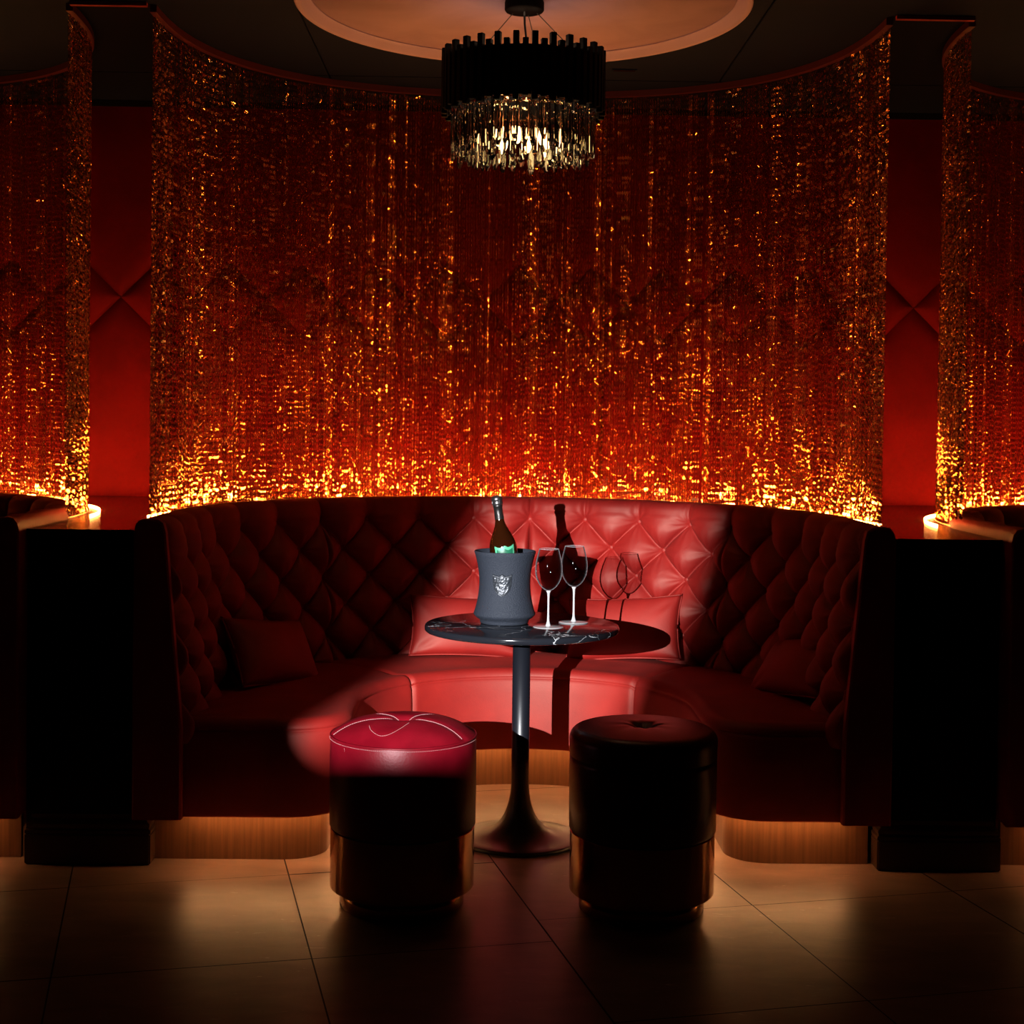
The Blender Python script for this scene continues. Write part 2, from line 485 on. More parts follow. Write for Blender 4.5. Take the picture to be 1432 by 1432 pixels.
def strand_nodes():
    ng = bpy.data.node_groups.new('hang_strands', 'GeometryNodeTree')
    ng.interface.new_socket('Geometry', in_out='INPUT', socket_type='NodeSocketGeometry')
    ng.interface.new_socket('Geometry', in_out='OUTPUT', socket_type='NodeSocketGeometry')
    N = ng.nodes; L = ng.links
    gi = N.new('NodeGroupInput'); go = N.new('NodeGroupOutput')
    iop = N.new('GeometryNodeInstanceOnPoints')
    ci = N.new('GeometryNodeCollectionInfo'); ci.inputs['Collection'].default_value = strand_col
    ci.inputs['Separate Children'].default_value = True; ci.inputs['Reset Children'].default_value = True
    ra = N.new('GeometryNodeInputNamedAttribute'); ra.data_type = 'FLOAT'; ra.inputs['Name'].default_value = 'turn'
    ia = N.new('GeometryNodeInputNamedAttribute'); ia.data_type = 'INT'; ia.inputs['Name'].default_value = 'variant'
    cx = N.new('ShaderNodeCombineXYZ')
    L.new(gi.outputs[0], iop.inputs['Points']); L.new(ci.outputs[0], iop.inputs['Instance'])
    iop.inputs['Pick Instance'].default_value = True
    L.new(ia.outputs['Attribute'], iop.inputs['Instance Index'])
    L.new(ra.outputs['Attribute'], cx.inputs['Z']); L.new(cx.outputs[0], iop.inputs['Rotation'])
    L.new(iop.outputs[0], go.inputs[0])
    return ng
HANG = strand_nodes()

def rail(name, x, y, ss, s, z0, z1, half):
    X, Y, A = resample(x, y, s, ss)
    nx, ny = -np.sin(A), np.cos(A)
    ring = []
    for o_, z_ in ((-half, z0), (half, z0), (half, z1), (-half, z1)):
        ring.append(np.stack([X + nx * o_, Y + ny * o_, np.full_like(X, z_)], -1))
    V = np.stack(ring, 1).reshape(-1, 3)
    n_ = len(X)
    F = [tuple(q) for q in grid_quads(n_, 4, True, flip=True)] + [(0, 1, 2, 3), tuple((n_ - 1) * 4 + i for i in (3, 2, 1, 0))]
    return mesh(name, V, F, smooth=False)

def make_curtain(cx, lo, hi, label, strip_label, gaps=(), doubles=(), seed=0):
    x, y, s = curtain_path(); x = x + cx
    R = np.random.RandomState(seed)
    root = thing('chain_curtain', (cx, CY, ZB), label, 'curtain', 'copper chain curtains')
    s0, s1 = np.interp([lo, hi], [-1, 1], [s[0], s[-1]])
    ss = np.arange(s0 + .004, s1, .0107)
    ss = ss + R.uniform(-.0009, .0009, len(ss))
    for g, wd in gaps: ss = ss[np.abs(ss - g) > wd]
    for g in doubles: ss = np.concatenate([ss, [g, g + .0035]])
    X, Y, A = resample(x, y, s, ss)
    off = R.normal(0, .0016, len(ss))
    X = X - np.sin(A) * off; Y = Y + np.cos(A) * off
    me = bpy.data.meshes.new('chain_strands')
    me.from_pydata([(a - cx, b - CY, -ZB) for a, b in zip(X, Y)], [], [])
    # strands twist slowly together, so the shimmer comes in vertical streaks
    tw = np.interp(ss, np.arange(s0 - .2, s1 + .2, .045), R.normal(0, .33, len(np.arange(s0 - .2, s1 + .2, .045)))) + R.normal(0, .13, len(ss))
    at = me.attributes.new('turn', 'FLOAT', 'POINT'); at.data.foreach_set('value', (A + tw).astype(np.float32))
    at = me.attributes.new('variant', 'INT', 'POINT'); at.data.foreach_set('value', np.repeat(R.randint(0, NVAR, len(ss)), R.randint(1, 4, len(ss)))[:len(ss)].astype(np.int32))
    o = obj('chain_strands', me, M['chain'], root); o['kind'] = 'stuff'
    md = o.modifiers.new('hang_strands', 'NODES'); md.node_group = HANG
    sr = np.linspace(s0, s1, 140)
    def local(me_):
        me_.transform(Matrix.Translation((-cx, -CY, -ZB))); return me_
    obj('ceiling_track', local(rail('ceiling_track', x, y, sr, s, CEIL - .026, CEIL - .001, .012)), M['track'], root)
    obj('foot_channel', local(rail('foot_channel', x, y, sr, s, ZB - .0012, ZB + .004, .005)), M['chain'], root)
    # light strips on the ledge, in front of and behind the chains
    st = thing('light_strip', (cx, CY, ZB), strip_label, 'light strip', 'amber light strips')
    for d_, nm in ((.060, 'led_strip'), (-.045, 'led_strip')):
        xx, yy, s_ = curtain_path(inset=d_); xx = xx + cx
        sq = np.linspace(np.interp(lo, [-1, 1], [s_[0], s_[-1]]) + (.05 if d_ > 0 else .15), np.interp(hi, [-1, 1], [s_[0], s_[-1]]) - (.05 if d_ > 0 else .15), 110)
        obj(nm, local(rail(nm, xx, yy, sq, s_, ZB - .0012, ZB + (.007 if d_ > 0 else .0038), .0003)), M['led_inner' if d_ > 0 else 'led_outer'], st)
        if d_ < 0: continue
        x2, y2, s2 = curtain_path(inset=d_ + (.008 if d_ > 0 else -.008)); x2 = x2 + cx
        sq2 = np.linspace(np.interp(lo, [-1, 1], [s2[0], s2[-1]]), np.interp(hi, [-1, 1], [s2[0], s2[-1]]), 110)
        obj('glare_lip', local(rail('glare_lip', x2, y2, sq2, s2, ZB - .0012, ZB + .012, .001)), M['rod_black'], st)  # lip added to screen the bright strip from the camera
    return root
M['track'] = simple('dark_red_track', (.10, .008, .006), .5)

S_TOT = curtain_path()[2][-1]
def s_at_x(x):   # arc length on the main curtain at world x
    X, Y, s = curtain_path(); return float(np.interp(x, X, s))
make_curtain(0., -1, 1, 'wide copper chain curtain curving behind the lit central banquette', 'amber strip light along the foot of the central chain curtain',
             gaps=((s_at_x(.80), .008), (s_at_x(-.02), .0055)), doubles=(s_at_x(.385), s_at_x(.388)), seed=3)
make_curtain(-2.86, -1, 1, 'copper chain curtain cut off by the left frame edge', 'amber strip light at the foot of the left chain curtain', seed=5)
make_curtain(2.86, -1, 1, 'copper chain curtain cut off by the right frame edge', 'amber strip light at the foot of the right chain curtain', seed=9)

# ------------------------------------------------------------------ curved banquettes
SX, SY, RO = -.01, 5.06, 1.195      # plan centre and outer radius of the back
RI = 1.10                        # nominal face of the back
ARM = .47                         # straight arm length
def back_xy(s, nrm):
    """s along the nominal face, nrm inward from the outer line (arrays)"""
    s = np.asarray(s, float); nrm = np.asarray(nrm, float)
    s90 = RI * PI / 2
    ph = np.clip(s / RI, -PI / 2, PI / 2)
    ex = np.maximum(np.abs(s) - s90, 0)
    x = (RO - nrm) * np.sin(ph); y = (RO - nrm) * np.cos(ph) - ex
    return x, y
S1 = RI * math.radians(51.5); S1L = RI * math.radians(43.0); S0 = RI * math.radians(4.5); SE = RI * PI / 2 + ARM
COLW, ROWH, ROW0 = .232, .112, 1.022

def tuft(s, z, anchor):
    p = (s - anchor) / COLW; q = (ROW0 - z) / ROWH
    u = p + q / 2; v = p - q / 2
    below = (np.abs(np.sin(PI * u)) * np.abs(np.sin(PI * v)) + 1e-6) ** .46
    sag = (u - np.floor(u)) - (v - np.floor(v))          # -1 upper tip of a diamond, +1 its lower tip
    below = below * (1 + .30 * sag)
    above = (np.abs(np.sin(PI * p)) + 1e-4) ** (.84 + np.clip(-q, 0, 1) * -.1)
    h = np.where(q >= 0, below, above * (1 - .55 * np.clip(-q / .75, 0, 1)) + .45 * np.clip(-q / .75, 0, 1))
    # nearest button (integer u, v)
    du = u - np.round(u); dv = v - np.round(v)
    ds = (du + dv) / 2 * COLW; dzz = -(du - dv) * ROWH
    rr_ = np.hypot(ds, dzz); th = np.arctan2(dzz, ds)
    ok = (np.round(u) - np.round(v) >= 0)
    wr = np.where(ok, np.exp(-rr_ / .04) * .0055 * np.cos(11 * th + np.round(u) * 1.3 + np.round(v) * 2.1) * np.clip(rr_ / .012, 0, 1), 0)
    dim = np.where(ok, .010 * np.exp(-(rr_ / .016) ** 2), 0)
    return .066 * h + wr - dim

def back_panel(sa_, sb, anchor):
    ns = max(8, int((sb - sa_) / .0046))
    s = np.linspace(sa_, sb, ns)
    z = np.concatenate([np.linspace(.40, 1.062, 142)])
    S, Z = np.meshgrid(s, z, indexing='xy')
    edge = np.minimum(S - sa_, sb - S)
    ef = 1 - np.exp(-edge / .006)
    topf = np.clip((1.105 - Z) / .06, 0, 1) ** .5
    nrm = .066 + tuft(S, Z, anchor) * (.35 + .65 * topf) * (.30 + .70 * ef) + .06 * np.clip((1.06 - Z) / .6, 0, 1)
    X, Y = back_xy(S, nrm)
    rows = [np.stack([X, Y, Z], -1)]
    # roll over the top to the rear face
    nl = nrm[-1]
    for a in np.linspace(0, PI / 2, 7)[1:]:
        nn = nl - .048 * (1 - math.cos(a)); zz = 1.062 + .048 * math.sin(a)
        zz = np.full(ns, zz) - (1 - ef[-1]) * .004
        x_, y_ = back_xy(s, nn); rows.append(np.stack([x_, y_, zz], -1)[None])
    for nn, zz in ((.03, 1.112), (.012, 1.108), (.002, 1.095), (0, 1.07), (0, .9), (0, .1665)):
        x_, y_ = back_xy(s, np.full(ns, nn)); rows.append(np.stack([x_, y_, np.full(ns, zz)], -1)[None])
    V = np.concatenate(rows, 0)
    nr = V.shape[0]
    Q = grid_quads(nr, ns)
    me_f = [tuple(q) for q in Q]
    me = fast_mesh('back_panel', V.reshape(-1, 3), Q)
    return me

def arm_end_cap(side):
    """upholstered end of an arm: a slab whose outline is the arm section"""
    pts = [(0, .17)]
    out = [(-.004, .166), (-.004, 1.07), (.002, 1.095), (.014, 1.110), (.03, 1.114), (.070, 1.112), (.088, 1.10), (.096, 1.07), (.150, .45), (.150, .166)]
    bm = bmesh.new()
    y = SY_END - .03
    fr = []
    for dy, sh in ((0.034, 0), (.004, 0), (0, .006)):
        fr.append([bm.verts.new(((RO - n_ - (sh if n_ < .05 else -sh)) * side, y + dy, z_ - (sh if z_ > .5 else -sh * 0))) for n_, z_ in out])
    for a, b in zip(fr, fr[1:]):
        for i in range(len(out)):
            bm.faces.new((a[i], a[(i + 1) % len(out)], b[(i + 1) % len(out)], b[i]))
    bm.faces.new(fr[-1]); bm.faces.new(fr[0])
    bmesh.ops.recalc_face_normals(bm, faces=bm.faces)
    me = bpy.data.meshes.new('arm_end'); bm.to_mesh(me); bm.free()
    for p in me.polygons: p.use_smooth = False
    return me
SY_END = -ARM

# seat edge line in plan (local to the sofa): front of left arm, rounded corner, inner side, arc, mirror
def seat_edge(R=.58, yf=-.43, rc=.20, ro=1.09, n_arc=90, corner=12):
    pts, bks = [], []
    fl = np.linspace(-ro, -(R + rc), 9)[:-1]
    for i, x in enumerate(fl):
        pts.append((x, yf)); bks.append((-ro, yf + .02 + .03 * i))
    for a in np.linspace(PI / 2, 0, corner):
        pts.append((-(R + rc) + rc * math.cos(a), yf + rc - rc * math.sin(a)))
        bks.append((-ro, yf + .30 + .12 * (1 - a / (PI / 2))))
    y0 = yf + rc
    for y in np.linspace(y0, 0, 6)[1:-1]:
        pts.append((-R, y)); bks.append((-ro, max(y, yf + .42) if y < -.0 else y))
    for a in np.linspace(-PI / 2, 0, n_arc):
        pts.append((R * math.sin(a), R * math.cos(a))); bks.append((ro * math.sin(a), ro * math.cos(a)))
    P = np.array(pts); B = np.array(bks)
    # the back points must advance monotonically along the left arm
    k = B[:, 0] <= -ro + 1e-6
    B[k, 1] = np.maximum.accumulate(B[k, 1]); B[k, 1] = np.minimum(B[k, 1], 0)
    P2 = P[::-1][1:] * [-1, 1]; B2 = B[::-1][1:] * [-1, 1]
    P, B = np.concatenate([P, P2]), np.concatenate([B, B2])
    P[:, 0] += .05 * np.clip((ro - np.abs(P[:, 0])) / .3, 0, 1)      # the opening sits a little right of the back's centre
    return P, B
def plan_normals(P):
    T = np.gradient(P, axis=0); T /= np.linalg.norm(T, axis=1)[:, None]
    return np.stack([T[:, 1], -T[:, 0]], -1)        # towards the open middle

SE_P, SE_B = seat_edge()
SE_N = plan_normals(SE_P)
SE_A = np.arctan2(SE_P[:, 0], SE_P[:, 1])
def seat_section(i0, i1):
    P, B, N_ = SE_P[i0:i1 + 1], SE_B[i0:i1 + 1], SE_N[i0:i1 + 1]
    nc = len(P)
    d = np.concatenate([[0], np.cumsum(np.hypot(*np.diff(P, axis=0).T))]); e = np.minimum(d, d[-1] - d)
    ef = 1 - np.exp(-e / .006)
    rows = []
    for t in np.linspace(0, 1, 10)[:-1]:
        xy = B + (P - N_ * .05 - B) * t
        z = .455 + .022 * math.sin(PI * min(t * 1.05, 1)) ** .6 - (1 - ef) * .012
        rows.append(np.concatenate([xy, np.full((nc, 1), 0) + z[:, None]], 1))
    # rounded nose, with the welt crease, then the slightly padded front face
    for off, z in ((-.05, .470), (-.034, .4695), (-.02, .465), (-.010, .457), (-.004, .447), (-.002, .438), (-.006, .4355), (-.002, .433), (.002, .42),
                   (.005, .38), (.006, .32), (.005, .26), (.002, .21), (.0, .185), (-.001, .164), (-.003, .1575), (-.008, .1565), (-.013, .1585), (-.015, .163), (-.16, .163)):
        xy = P + N_ * off - N_ * ((1 - ef) * .012)[:, None]
        rows.append(np.concatenate([xy, (z - (1 - ef) * (.010 if z > .3 else 0))[:, None]], 1))
    V = np.stack(rows, 0)
    return fast_mesh('seat_cushion', V.reshape(-1, 3), grid_quads(len(rows), nc, flip=True))

def offset_strip(name, off0, off1, z0, z1, sub=None, ro=1.09):
    """ribbon standing along the seat edge line, between two inward offsets"""
    R_, y_, c_ = .58 + off0, -.43 + off0, max(.20 - off0 * .9, .05)
    P, _ = seat_edge(R_, y_, c_, ro)
    N_ = plan_normals(P)
    if sub is not None:
        P, N_ = P[sub(P)], N_[sub(P)]
    th = off1
    rows = [np.concatenate([P, np.full((len(P), 1), z0)], 1), np.concatenate([P, np.full((len(P), 1), z1)], 1),
            np.concatenate([P - N_ * th, np.full((len(P), 1), z1)], 1), np.concatenate([P - N_ * th, np.full((len(P), 1), z0)], 1)]
    V = np.stack(rows, 1).reshape(-1, 3)
    n_ = len(P)
    F = [tuple(q) for q in grid_quads(n_, 4, True)] + [(3, 2, 1, 0), tuple((n_ - 1) * 4 + i for i in range(4))]
    return mesh(name, V, F, smooth=True)

ia = int(np.argmin(np.abs(np.arctan2(SE_P[:, 0] - .05, SE_P[:, 1]) + math.radians(45)) + 10 * (SE_P[:, 1] < 0))); ib = len(SE_P) - 1 - ia
def build_sofa(loc, label, cat='sofa'):
    root = thing('curved_banquette', loc, label, cat, 'curved red banquettes')
    for i0, i1 in ((0, ia), (ia, ib), (ib, len(SE_P) - 1)):
        obj('seat_cushion', seat_section(i0, i1), M['velvet'], root)
    for a, b, an in ((-SE, -S1L, -S1L), (-S1L, S0, S0), (S0, S1, S0), (S1, SE, S1)):
        obj('back_panel', back_panel(a, b, an), M['velvet'], root)
    for sd in (-1, 1):
        obj('arm_end', arm_end_cap(sd), M['velvet'], root)
    pl = obj('toe_kick', sharp(offset_strip('toe_kick', .080, .02, 0, .166, ro=1.165), 40), M['veneer'], root)
    # strip light tucked under the seat overhang, kept clear of the arm ends
    obj('led_strip', offset_strip('led_strip', .026, .008, .1585, .1615, lambda P: np.abs(P[:, 0]) < 1.10, ro=1.16), M['led_kick'], root)
    return root
sofa = build_sofa((SX, SY, 0), 'curved red velvet banquette with deep buttoned back, partly spotlit in the centre')
# velvet covered buttons
bt = lathe('button', [(0, .007), (.005, .0064), (.010, .0038), (.0125, -.001), (.012, -.004), (0, -.004)], 14)
bt.materials.append(M['velvet'])
for a, b, an in ((-SE, -S1L, -S1L), (-S1L, S0, S0), (S0, S1, S0), (S1, SE, S1)):
    for q in range(0, 5):
        z = ROW0 - q * ROWH
        for k in range(-14, 15):
            s = an + (k + (.5 if q % 2 else 0)) * COLW
            if s < a + .03 or s > b - .03: continue
            nrm = .066 + float(tuft(np.array([s]), np.array([z]), an)[0]) + .06 * (1.06 - z) / .6 + .006
            x, y = back_xy(s, nrm)
            ph = max(-PI / 2, min(PI / 2, s / RI))
            o = obj('button', bt, None, sofa)
            o.location = (float(x), float(y), z)
            o.rotation_euler = (PI / 2, 0, -ph)
def copy_thing(src, loc, label, skip=()):
    r = src.copy(); COL.objects.link(r); r.location = loc; r['label'] = label
    for ch in list(src.children):
        if ch.name.split('.')[0] in skip: continue
        c = ch.copy(); COL.objects.link(c); c.parent = r
    return r
copy_thing(sofa, (SX - 2.755, SY, 0), 'dark banquette of the next booth at the left frame edge', ('button',))
copy_thing(sofa, (SX + 2.765, SY, 0), 'dark banquette of the next booth at the right frame edge', ('button',))

# ------------------------------------------------------------------ booth partitions with their glossy ledges
def arc_pts(cx, cy, r, a0, a1, n_=24):
    return [(cx + r * math.cos(a), cy + r * math.sin(a)) for a in np.linspace(a0, a1, n_)]
def partition(xa, xb, pa, pb, cxl, cxr, label):
    r = RO + .006
    pts = [(xa, 4.66), (xb, 4.66)] + arc_pts(cxr, SY, r, PI, PI / 2) + [(cxr, WALL - .012), (cxl, WALL - .012)] + arc_pts(cxl, SY, r, PI / 2, 0)
    root = thing('booth_partition', ((xa + xb) / 2, 4.66, 0), label, 'partition', 'booth partitions')
    L = Matrix.Translation((-(xa + xb) / 2, -4.66, 0))
    me = prism('partition_body', pts, .001, 1.045); me.transform(L); obj('partition_body', me, M['panel_dark'], root)
    pts2 = [(xa, 4.645), (xb, 4.645)] + pts[2:]
    me = prism('ledge', pts2, 1.046, 1.072); me.transform(L); obj('ledge', me, M['dark_wood'], root)
    # plinth: base block and a stepped moulding above it
    h = (pb - pa) / 2; q = (pa + pb) / 2 - (xa + xb) / 2
    obj('plinth_block', box('plinth_block', q - h - .004, q + h + .004, -.025, .06, 0, .098, .004), M['plinth_wood'], root)
    bm = bmesh.new()
    prof = [(.020, .099), (.020, .108), (.013, .113), (.016, .121), (.016, .128), (.008, .134), (.003, .144), (.003, .158)]
    rings = [[bm.verts.new((q + sx_ * (h + d - .016), y_, z)) for sx_, y_ in ((-1, .06), (-1, -d), (1, -d), (1, .06))] for d, z in prof]
    for a, b in zip(rings, rings[1:]):
        for i in range(3): bm.faces.new((a[i], a[i + 1], b[i + 1], b[i]))
    bm.faces.new(rings[-1])
    me = bpy.data.meshes.new('plinth_moulding'); bm.to_mesh(me); bm.free()
    obj('plinth_moulding', me, M['plinth_wood'], root)
    return root
partition(-1.5685, -1.211, -1.563, -1.171, SX - 2.755, SX, 'dark partition between left booth and central booth with glossy ledge')
partition(1.192, 1.556, 1.171, 1.563, SX, SX + 2.765, 'dark partition between central booth and right booth with glossy ledge')

# ------------------------------------------------------------------ scatter cushions
def pillow(name, w_, h_, t_, seed):
    n_ = 33
    u = np.linspace(-1, 1, n_)
    U, V = np.meshgrid(u, u, indexing='ij')
    R = np.random.RandomState(seed)
    x = w_ / 2 * U * (1 - .07 * (1 - V ** 2)); z = h_ / 2 * V * (1 - .09 * (1 - U ** 2))
    th = t_ / 2 * (np.clip((1 - U ** 2) * (1 - V ** 2), 0, 1)) ** .42
    c = np.zeros_like(U)
    for _ in range(9):      # creases running in from the corners
        a = R.choice([-1, 1]); b = R.choice([-1, 1])
        ang = math.atan2(-b * h_, -a * w_) + R.uniform(-.5, .5)
        px = (x - a * w_ / 2); pz = (z - b * h_ / 2)
        dd = -px * math.sin(ang) + pz * math.cos(ang); al = px * math.cos(ang) + pz * math.sin(ang)
        c += .006 * np.exp(-(dd / .012) ** 2) * np.exp(-((al - .07) / .05) ** 2) * (1 - U ** 2) ** .3 * R.choice([-1, 1])
    V1 = np.stack([x, -th + c, z], -1).reshape(-1, 3); V2 = np.stack([x, th + c, z], -1).reshape(-1, 3)
    me = fast_mesh(name, np.concatenate([V1, V2]), np.concatenate([grid_quads(n_, n_), grid_quads(n_, n_, flip=True, base=n_ * n_)]))
    bm = bmesh.new(); bm.from_mesh(me); bmesh.ops.remove_doubles(bm, verts=bm.verts, dist=1e-5); bmesh.ops.recalc_face_normals(bm, faces=bm.faces); bm.to_mesh(me); bm.free()
    me.polygons.foreach_set('use_smooth', [True] * len(me.polygons))
    rim = np.concatenate([np.stack([x[:, 0], 0 * u, z[:, 0]], -1), np.stack([x[-1, 1:], 0 * u[1:], z[-1, 1:]], -1), np.stack([x[::-1, -1][1:], 0 * u[1:], z[::-1, -1][1:]], -1), np.stack([x[0, ::-1][1:-1], 0 * u[1:-1], z[0, ::-1][1:-1]], -1)])
    return me, rim
def cushion(loc, rz, lean, roll, w_, h_, t_, seed, label):
    me, rim = pillow('cushion_cover', w_, h_, t_, seed)
    root = thing('cushion', loc, label, 'cushion', 'red velvet scatter cushions')
    root.rotation_euler = (lean, roll, rz)
    root.rotation_mode = 'XYZ'
    obj('cover', me, M['velvet'], root)
    obj('piping', tube('piping', rim, .0035, 6, closed=True), M['velvet'], root)
cushion((.455, 5.87, .600), math.radians(-20), math.radians(-24), math.radians(-5), .48, .27, .13, 1, 'spotlit red velvet cushion behind the table, right of the wine glasses')
cushion((-.17, 5.93, .592), math.radians(10), math.radians(-26), math.radians(3), .50, .26, .13, 2, 'red velvet cushion partly hidden behind the ice bucket')
cushion((-.885, 5.33, .575), math.radians(58), math.radians(-30), math.radians(8), .44, .27, .13, 3, 'shadowed red cushion on the left arm of the central banquette')
cushion((1.01, 5.15, .568), math.radians(-66), math.radians(-38), math.radians(-9), .42, .25, .13, 4, 'shadowed red cushion on the right arm of the central banquette')

# ------------------------------------------------------------------ bistro table
TX, TY, TZ = .0205, 4.9615, .74
tb = thing('bistro_table', (TX, TY, 0), 'round black marble bistro table on a trumpet pedestal between the two stools', 'table')
RT = .3325
obj('table_top', sharp(lathe('table_top', [(0, .716), (RT - .012, .716), (RT - .004, .718), (RT, .722), (RT, .733), (RT - .002, .7375), (RT - .006, .74), (0, .74)], 128), 50), M['marble'], tb)
obj('mounting_plate', lathe('mounting_plate', [(0, .708), (.14, .708), (.14, .716), (0, .716)], 48, False), M['black'], tb)
obj('pole', lathe('pole', [(.0305, .20), (.0305, .708), (0, .708)], 48), M['black'], tb)
pf = [(0, 0), (.208, 0), (.212, .003), (.212, .010), (.208, .013)]
for t in np.linspace(0, 1, 16):
    a = t * PI / 2
    pf.append((.208 - (.208 - .0305) * math.sin(a) ** .75 if t else .207, .0135 + .187 * (1 - math.cos(a)) ** 1.15))
pf.append((.0305, .205))
obj('trumpet_base', lathe('trumpet_base', pf, 96), M['black'], tb)

# ------------------------------------------------------------------ ice bucket
BKX, BKY = -.040, 4.985
bk = thing('ice_bucket', (BKX, BKY, TZ), 'matte charcoal ice bucket with shield crest holding a champagne bottle', 'bucket')
pr = [(0, .001), (.080, .001), (.083, .004), (.084, .010), (.086, .015), (.096, .021), (.104, .029), (.1065, .034)]
for t in np.linspace(0, 1, 18)[1:]:
    z = .034 + (.246 - .034) * t
    c = (t - .5) * 2
    pr.append((.0875 + .0185 * abs(c) ** 1.9, z))
pr += [(.1052, .2485), (.103, .250), (.1005, .2485), (.094, .225), (.0865, .18), (.084, .14), (.084, .118), (0, .118)]
obj('bucket_body', lathe('bucket_body', pr, 96), M['bucket'], bk)
def shield_pts(w_, h_, k=28):
    """outline, top edge with three points, sides curving to a tip"""
    top = [(-.5, .5), (-.33, .435), (-.16, .40), (0, .49), (.16, .40), (.33, .435), (.5, .5)]
    side = [(.475, .25), (.46, .05), (.41, -.15), (.30, -.33), (.15, -.45), (0, -.5)]
    p = top + side + [(-x, y) for x, y in side[::-1][1:]]
    return [(x * w_, y * h_) for x, y in p]
def bend(pts, R, a0, zc):
    return [(R * math.sin(a0 + x / R), -R * math.cos(a0 + x / R), zc + z) for x, z in pts]
def rad_b(z):
    t = (z - .034) / (.246 - .034); return .0875 + .0185 * abs((t - .5) * 2) ** 1.9
def shield_mesh(name, w_, h_, a0, zc, rise, rfun, grid=22, relief=0., seed=1):
    # fill by a grid squeezed into the outline
    R = np.random.RandomState(seed)
    o_ = np.array(shield_pts(1, 1)); top = o_[:7]; right = np.concatenate([[o_[6]], o_[7:13]])
    tx = np.linspace(-1, 1, grid); tz = np.linspace(0, 1, grid)
    V = []
    for i, t in enumerate(tz):
        # half width at this level down the side
        k = t * (len(right) - 1); a = int(min(k, len(right) - 2)); f_ = k - a
        hw, zz = right[a] * (1 - f_) + right[a + 1] * f_
        for x in tx:
            xx = hw * x
            ztop = np.interp(xx, top[:, 0], top[:, 1])
            z = zz + (ztop - .5) * max(0, 1 - t * 2.2)
            e = min(1 - abs(x), min(t, 1 - t) * 1.6)
            rs = rise * min(1, e / .06 + .0)
            if relief:
                rim_ = .6 if .07 < e < .16 else 1.
                rs = rs * rim_ + (relief * R.uniform(-1, 1) if e > .16 else 0)
            zl = zc + z * h_; rad = rfun(zl)
            ang = a0 + xx * w_ / rad
            V.append(((rad + rs) * math.sin(ang), -(rad + rs) * math.cos(ang), zl))
    return fast_mesh(name, np.array(V), grid_quads(grid, grid, flip=True))
obj('shield_crest', shield_mesh('shield_crest', .070, .076, -.115, .140, .0045, rad_b, 30, .0013), M['crest'], bk)

# ------------------------------------------------------------------ champagne bottle
bo = thing('champagne_bottle', (.013 + BKX, BKY, TZ + .122), 'dark champagne bottle leaning in the ice bucket, green edged shield label', 'bottle')
bo.rotation_euler = (0, math.radians(-8.2), 0)
bp_ = [(0, .006), (.030, .001), (.042, .0), (.0465, .005), (.0475, .02), (.0475, .135)]
for t in np.linspace(0, 1, 14)[1:]:
    bp_.append((.0475 + (.0150 - .0475) * (1 - math.cos(t * PI)) / 2 * (.88 + .12 * t) , .135 + .105 * t))
bp_ += [(.0142, .262), (.0138, .29), (0, .291)]
obj('bottle_glass', lathe('bottle_glass', bp_, 64), M['bottle'], bo)
obj('neck_foil', lathe('neck_foil', [(.0159, .238), (.0161, .240), (.0152, .262), (.0150, .279), (.0166, .281), (.0168, .287), (.0150, .290), (0, .290)], 40), M['foil'], bo)
obj('wired_cork', lathe('wired_cork', [(.0158, .286), (.0190, .290), (.0186, .296), (.0165, .300), (.0200, .304), (.0194, .312), (.0150, .318), (.006, .320), (0, .320)], 24), M['cork_wire'], bo)
for k in range(4):
    a = k * PI / 2 + .4
    obj('cage_wire', tube('cage_wire', [(.0165 * math.cos(a), .0165 * math.sin(a), .284), (.0190 * math.cos(a), .0190 * math.sin(a), .297), (.0175 * math.cos(a), .0175 * math.sin(a), .310), (.006 * math.cos(a), .006 * math.sin(a), .318)], .0009, 5), M['cork_wire'], bo)
def rad_bot(z):
    zs = [p[1] for p in bp_[4:-3]]; rs = [p[0] for p in bp_[4:-3]]
    return float(np.interp(z, zs, rs))
obj('shield_label', shield_mesh('shield_label', .074, .085, .10, .108, .0006, rad_bot, 20), M['label_green'], bo)
obj('label_field', shield_mesh('label_field', .062, .071, .10, .106, .0012, rad_bot, 20), M['label_dark'], bo)

# ------------------------------------------------------------------ wine glasses
def wine_glass(loc, label):
    g = thing('wine_glass', loc, label, 'glass', 'empty stemmed wine glasses')
    bowl = [(0, .1235), (.006, .1240)]
    zz = [.126, .131, .139, .150, .165, .180, .193, .205, .220, .238, .255, .2645]
    rs = [.0120, .0200, .0280, .0355, .0422, .0455, .0462, .0458, .0440, .0402, .0358, .0332]
    bowl += list(zip(rs, zz))
    obj('bowl', lathe('bowl', bowl, 64), M['thin_glass'], g)
    obj('rim', tube('rim', [(.0332 * math.cos(a), .0332 * math.sin(a), .2648) for a in np.linspace(0, 2 * PI, 48, endpoint=False)], .0006, 6, closed=True), M['glass'], g)
    obj('stem', lathe('stem', [(0, .004), (.010, .005), (.0065, .012), (.0042, .022), (.0034, .04), (.0032, .08), (.0036, .105), (.0052, .117), (.0085, .1225), (.0060, .1240), (0, .1240)], 24), M['glass'], g)
    obj('foot', lathe('foot', [(0, .0004), (.049, .0004), (.0515, .0012), (.0515, .0020), (.047, .0030), (.020, .0048), (.0, .0052)], 64), M['glass'], g)
    return g
wine_glass((.107, 4.893, TZ), 'left wine glass, nearest the front edge of the table')
wine_glass((.200, 5.015, TZ), 'right wine glass, standing farther back on the table')

